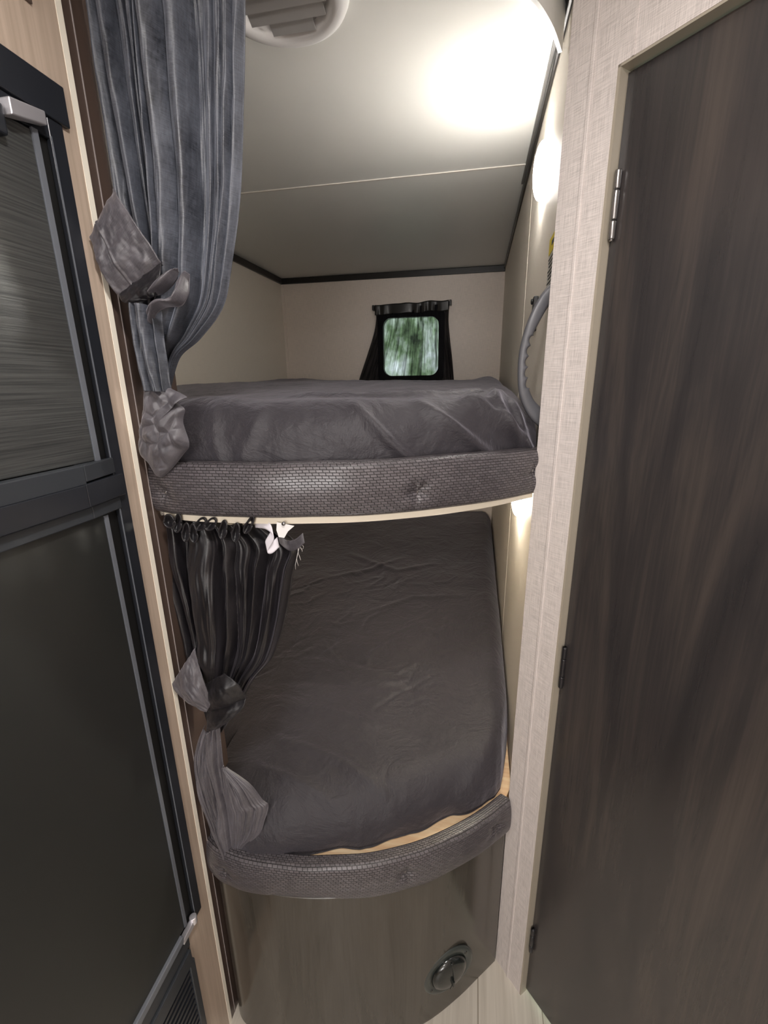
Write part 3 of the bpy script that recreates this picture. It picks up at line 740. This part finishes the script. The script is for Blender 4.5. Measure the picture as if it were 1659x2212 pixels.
# strap pulled round the gathered cloth
def patch(P, y, nu, nv, disp, matn, parent, name, thick=.0015, uvs=(.12, .12)):
    """bilinear patch between two pixel polylines, each point with its own depth"""
    def fn(u, v):
        A = polyline([Vector(a) for a in P[0]], v); B = polyline([Vector(a) for a in P[1]], v)
        p = A.lerp(B, u); q = ony(p.x, p.y, p.z)
        q.y -= disp(u, v); return q
    m = MB(); m.grid(fn, nu, nv, uvf=lambda u, v: (u*uvs[0], v*uvs[1]))
    return build(name, m, matn, parent, solid=thick)
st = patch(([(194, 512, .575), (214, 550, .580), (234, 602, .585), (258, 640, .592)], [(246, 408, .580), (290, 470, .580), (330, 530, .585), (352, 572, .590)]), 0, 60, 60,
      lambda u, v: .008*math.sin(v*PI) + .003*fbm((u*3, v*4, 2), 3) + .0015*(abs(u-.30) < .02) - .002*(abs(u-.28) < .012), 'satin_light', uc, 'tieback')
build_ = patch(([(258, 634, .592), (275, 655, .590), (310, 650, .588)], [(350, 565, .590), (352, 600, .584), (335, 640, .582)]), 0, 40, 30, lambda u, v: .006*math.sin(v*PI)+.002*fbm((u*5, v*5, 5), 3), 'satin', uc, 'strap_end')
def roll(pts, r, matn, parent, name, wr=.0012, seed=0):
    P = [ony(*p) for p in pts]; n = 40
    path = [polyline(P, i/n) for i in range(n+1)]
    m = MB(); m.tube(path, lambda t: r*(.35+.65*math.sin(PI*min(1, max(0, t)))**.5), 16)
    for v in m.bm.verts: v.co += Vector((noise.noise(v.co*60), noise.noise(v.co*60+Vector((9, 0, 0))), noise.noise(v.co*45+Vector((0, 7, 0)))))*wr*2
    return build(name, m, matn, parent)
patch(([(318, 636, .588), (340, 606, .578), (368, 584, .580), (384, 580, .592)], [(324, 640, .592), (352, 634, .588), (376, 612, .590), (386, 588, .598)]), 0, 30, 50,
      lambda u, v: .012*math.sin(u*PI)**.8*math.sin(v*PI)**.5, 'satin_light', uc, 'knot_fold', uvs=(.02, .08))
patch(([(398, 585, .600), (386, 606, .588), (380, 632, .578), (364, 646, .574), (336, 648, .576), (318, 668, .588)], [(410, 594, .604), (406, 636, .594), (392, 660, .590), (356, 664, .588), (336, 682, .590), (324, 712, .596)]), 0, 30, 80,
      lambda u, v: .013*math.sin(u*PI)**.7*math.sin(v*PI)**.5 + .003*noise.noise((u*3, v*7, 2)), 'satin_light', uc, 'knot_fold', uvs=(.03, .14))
drape([(286, 652), (296, 740), (318, 842)], [(350, 668), (356, 740), (372, 846)], .604, 3, .020, 51, 90, 90, .09, .2, lambda u, v: .010*math.sin(PI*u), None, None, 'velvet', uc, 'gathered_neck', rl=[(.12, .15, .09, .09, .8), (.38, .45, .08, .08, .6), (.62, .70, .10, .09, 1.0), (.9, .9, .06, .06, .6)])
# bunched tail lying over the rail
def crumple(outline, y0, dep, seed, matn, parent, name, uvs=(.2, .3), cr=9, ridg=None, slope=0):
    cx_ = sum(p[0] for p in outline)/len(outline); cy_ = sum(p[1] for p in outline)/len(outline)
    o2 = [(a, b, 0) for a, b in outline] + [(outline[0][0], outline[0][1], 0)]
    zmin = min(p[1] for p in outline); zmax = max(p[1] for p in outline)
    def fn(u, v):
        E_ = polyline(o2, u); p = Vector((cx_, cy_, 0)).lerp(E_, v)
        qx, qy = (p.x-zmin)/100, p.y/100
        dome = math.sqrt(max(0, 1-v**2.4))
        a = noise.voronoi(Vector((qx*cr*.16, qy*cr*.12, seed)))[0]
        fac = (a[1]-a[0])
        h = dep*(dome*.75) + dep*.55*min(1, fac*1.2)*(1-v**5) + dep*.25*fbm((qx*2.2, qy*1.6, seed), 3)*(1-v**6)
        if ridg: h += ridg(p.x, p.y)*(1-v**5)
        q = ony(p.x, p.y, y0 + slope*(p.y-zmin)/(zmax-zmin)); q.y -= h; return q
    m = MB(); m.grid(fn, 200, 60, uvf=lambda u, v: (v*math.cos(u*2*PI)*uvs[0], v*math.sin(u*2*PI)*uvs[1]), close_u=True)
    bmesh.ops.remove_doubles(m.bm, verts=m.bm.verts[:], dist=1e-6)
    return build(name, m, matn, parent)
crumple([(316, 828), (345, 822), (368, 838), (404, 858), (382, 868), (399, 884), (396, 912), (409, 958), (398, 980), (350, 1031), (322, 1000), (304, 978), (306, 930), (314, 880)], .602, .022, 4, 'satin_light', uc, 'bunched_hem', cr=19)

lc = thing('curtain', 'short black satin curtain of the lower bunk hanging from the upper bunk', 'curtain', (-.45, .62, .55), 'tied-back bunk curtains')
L2 = [(350, 1106), (354, 1135), (360, 1200), (384, 1290), (404, 1370), (420, 1430), (440, 1500), (462, 1562)]
R2 = [(600, 1138), (648, 1180), (636, 1230), (618, 1330), (594, 1410), (552, 1462), (524, 1510), (486, 1572)]
def lex(u, v):
    e = .016*math.exp(-(((u-.33)/.14)**2+((v-.45)/.22)**2))      # the big bellied pleat
    e += .010*math.exp(-(((u-.32)/.20)**2+((v-.62)/.05)**2))
    e -= .012*math.exp(-((u-.62)/.05)**2)*sm(.0, .15, v)
    e += .010*sm(.0, .02, u)*0
    return e
RL = [(.03, .08, .03, .05, .6), (.10, .20, .04, .06, .8), (.20, .28, .025, .03, .5), (.35, .42, .10, .13, 1.0), (.50, .58, .03, .04, .6), (.62, .66, .05, .05, .8), (.74, .76, .035, .05, .55), (.86, .86, .04, .06, .6), (.96, .96, .03, .04, .5)]
drape(L2, R2, .640, 8, .036, 23, 380, 200, .55, .45, lex, lambda u, v: .650+.02*u*0, lambda v: (.7+.3*sm(0, .2, v))-.35*sm(.6, 1, v), 'satin', lc, 'cloth', rl=RL)
# gathered header loops
hd = [(366, 1126), (384, 1130), (402, 1150), (418, 1152), (434, 1132), (456, 1132), (482, 1144), (510, 1150), (538, 1134)]
for i, (px, py) in enumerate(hd):
    rx, ry = (9, 20) if i not in (0, 4, 5) else (13, 15)
    tilt = (-.25, .1, .05, -.1, .45, .5, .15, .1, .45)[i]
    P = []
    for k in range(25):
        a = 2*PI*k/24; dx = rx*math.cos(a)*(1 if math.sin(a) > 0 else .8); dy = ry*math.sin(a)
        P.append((px + dx*math.cos(tilt)-dy*math.sin(-tilt)*-1*0 + dy*math.sin(-tilt), py + dx*math.sin(tilt)*.4 + dy*math.cos(tilt), .612))
    def ring_(u, v, P=P):
        k = u*24; j = int(k) % 24; f_ = k-int(k); a = Vector(P[j]).lerp(Vector(P[(j+1) % 24 if j < 23 else 24]), f_)
        c = Vector((px, py, a.z)); b_ = c.lerp(a, 1-v); q = ony(b_.x, b_.y, a.z+.009*math.sin(v*PI/2)); return q
    m = MB(); m.grid(ring_, 24, 5, uvf=lambda u, v: (u*.08, v*.02), close_u=True); m.tube([ony(p[0], p[1], p[2]) for p in P], .0008, 6, caps=False); build('header_loop', m, 'satin', lc, solid=.0010)
m = MB()
TP = [(548, 1128, .630), (572, 1132, .622), (588, 1150, .622), (574, 1180, .626), (584, 1184, .628), (600, 1170, .632)]
m.grid(lambda u, v: ony(*polyline([Vector(p) for p in TP], u)) + Vector((.002*v, .0, -.017*v+.008)), 40, 6); build('header_tape', m, 'curtain_tape', lc, solid=.0008)
m = MB()
m.grid(lambda u, v: ony(600+54*u+4*v, 1152+16*math.sin(u*3.2)+v*22, .630+.004*math.sin(u*5)), 30, 8, uvf=lambda u, v: (u*.05, v*.03)); build('frayed_corner', m, 'satin_light', lc, solid=.001)
m = MB()
for k, (dx, L_) in enumerate(((641, 58), (644, 50), (647, 38), (650, 20), (653, 14))):
    m.tube([ony(dx + 3*math.sin(j*.9+k), 1172 + L_*j/6, .628) for j in range(7)], .00035, 5)
build('loose_thread', m, 'thread', lc)
# tieback flap and folds
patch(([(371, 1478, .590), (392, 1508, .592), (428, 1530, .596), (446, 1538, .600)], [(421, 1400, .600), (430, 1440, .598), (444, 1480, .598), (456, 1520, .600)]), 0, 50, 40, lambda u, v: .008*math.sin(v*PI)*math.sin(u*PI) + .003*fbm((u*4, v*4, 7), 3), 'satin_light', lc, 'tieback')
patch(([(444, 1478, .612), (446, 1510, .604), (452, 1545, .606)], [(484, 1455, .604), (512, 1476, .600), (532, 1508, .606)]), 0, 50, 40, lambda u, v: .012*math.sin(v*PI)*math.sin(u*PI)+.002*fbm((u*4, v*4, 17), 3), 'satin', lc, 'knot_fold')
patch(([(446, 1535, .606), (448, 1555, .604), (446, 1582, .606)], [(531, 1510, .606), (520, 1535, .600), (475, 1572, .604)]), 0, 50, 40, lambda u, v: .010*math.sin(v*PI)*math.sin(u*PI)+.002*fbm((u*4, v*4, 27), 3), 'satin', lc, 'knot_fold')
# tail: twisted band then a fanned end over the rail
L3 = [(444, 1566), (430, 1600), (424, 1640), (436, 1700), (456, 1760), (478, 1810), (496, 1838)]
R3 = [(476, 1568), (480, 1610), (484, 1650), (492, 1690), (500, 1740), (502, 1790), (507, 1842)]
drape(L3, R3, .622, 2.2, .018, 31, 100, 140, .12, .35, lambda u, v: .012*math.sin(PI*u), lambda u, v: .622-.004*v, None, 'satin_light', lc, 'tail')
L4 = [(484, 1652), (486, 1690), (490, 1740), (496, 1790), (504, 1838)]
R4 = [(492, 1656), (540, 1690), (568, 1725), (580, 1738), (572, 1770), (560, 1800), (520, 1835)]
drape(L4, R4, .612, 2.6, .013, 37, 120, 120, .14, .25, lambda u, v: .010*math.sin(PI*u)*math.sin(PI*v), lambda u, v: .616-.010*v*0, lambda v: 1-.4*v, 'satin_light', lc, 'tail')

# little white snap tab on the track
ct = thing('curtain_stop', 'white plastic end tab screwed to the track beside the lower curtain', 'fitting', ony(612, 1150, .624))
pts = [(598, 1128), (636, 1136), (622, 1148), (614, 1162), (602, 1160), (597, 1145)]
m = MB(); A = [ony(a, b, .617) for a, b in pts]; B = [ony(a, b, .620) for a, b in pts]
va_ = [m.bm.verts.new(p) for p in A]; vb_ = [m.bm.verts.new(p) for p in B]; m.bm.faces.new(va_); m.bm.faces.new(vb_[::-1])
for i in range(len(pts)): j = (i+1) % len(pts); m.bm.faces.new((va_[i], vb_[i], vb_[j], va_[j]))
build('tab', m, 'white_plastic', ct)
m = MB(); m.lathe([(0, .003), (.0028, .0025), (.0032, 0)], ony(613, 1131, .617), (0, -1, 0), 16); build('screw', m, 'hinge_metal', ct)

# ------------------------------------------------------------------ world seen through the window: leafy daylight
w = bpy.data.worlds.new('World'); bpy.context.scene.world = w; w.use_nodes = True; nt = w.node_tree
bg = nt.nodes['Background']
tc = N(nt, 'ShaderNodeTexCoord'); mp = N(nt, 'ShaderNodeMapping'); mp.inputs['Scale'].default_value = (14, 14, 10); nt.links.new(tc.outputs['Generated'], mp.inputs[0])
s = noi(nt, mp.outputs[0], 1.6, 5, .6)
nt.links.new(ramp(nt, s, [(.34, (.04, .06, .04)), (.46, (.16, .26, .14)), (.56, (.42, .55, .46)), (.66, (.75, .88, .92))]), bg.inputs[0])
bg.inputs[1].default_value = 1.6

sc = bpy.context.scene
sc.view_settings.view_transform = 'Standard'; sc.view_settings.look = 'None'; sc.view_settings.gamma = 1; sc.view_settings.use_curve_mapping = False
sc.view_settings.exposure = 1.7
sc.cycles.max_bounces = 10
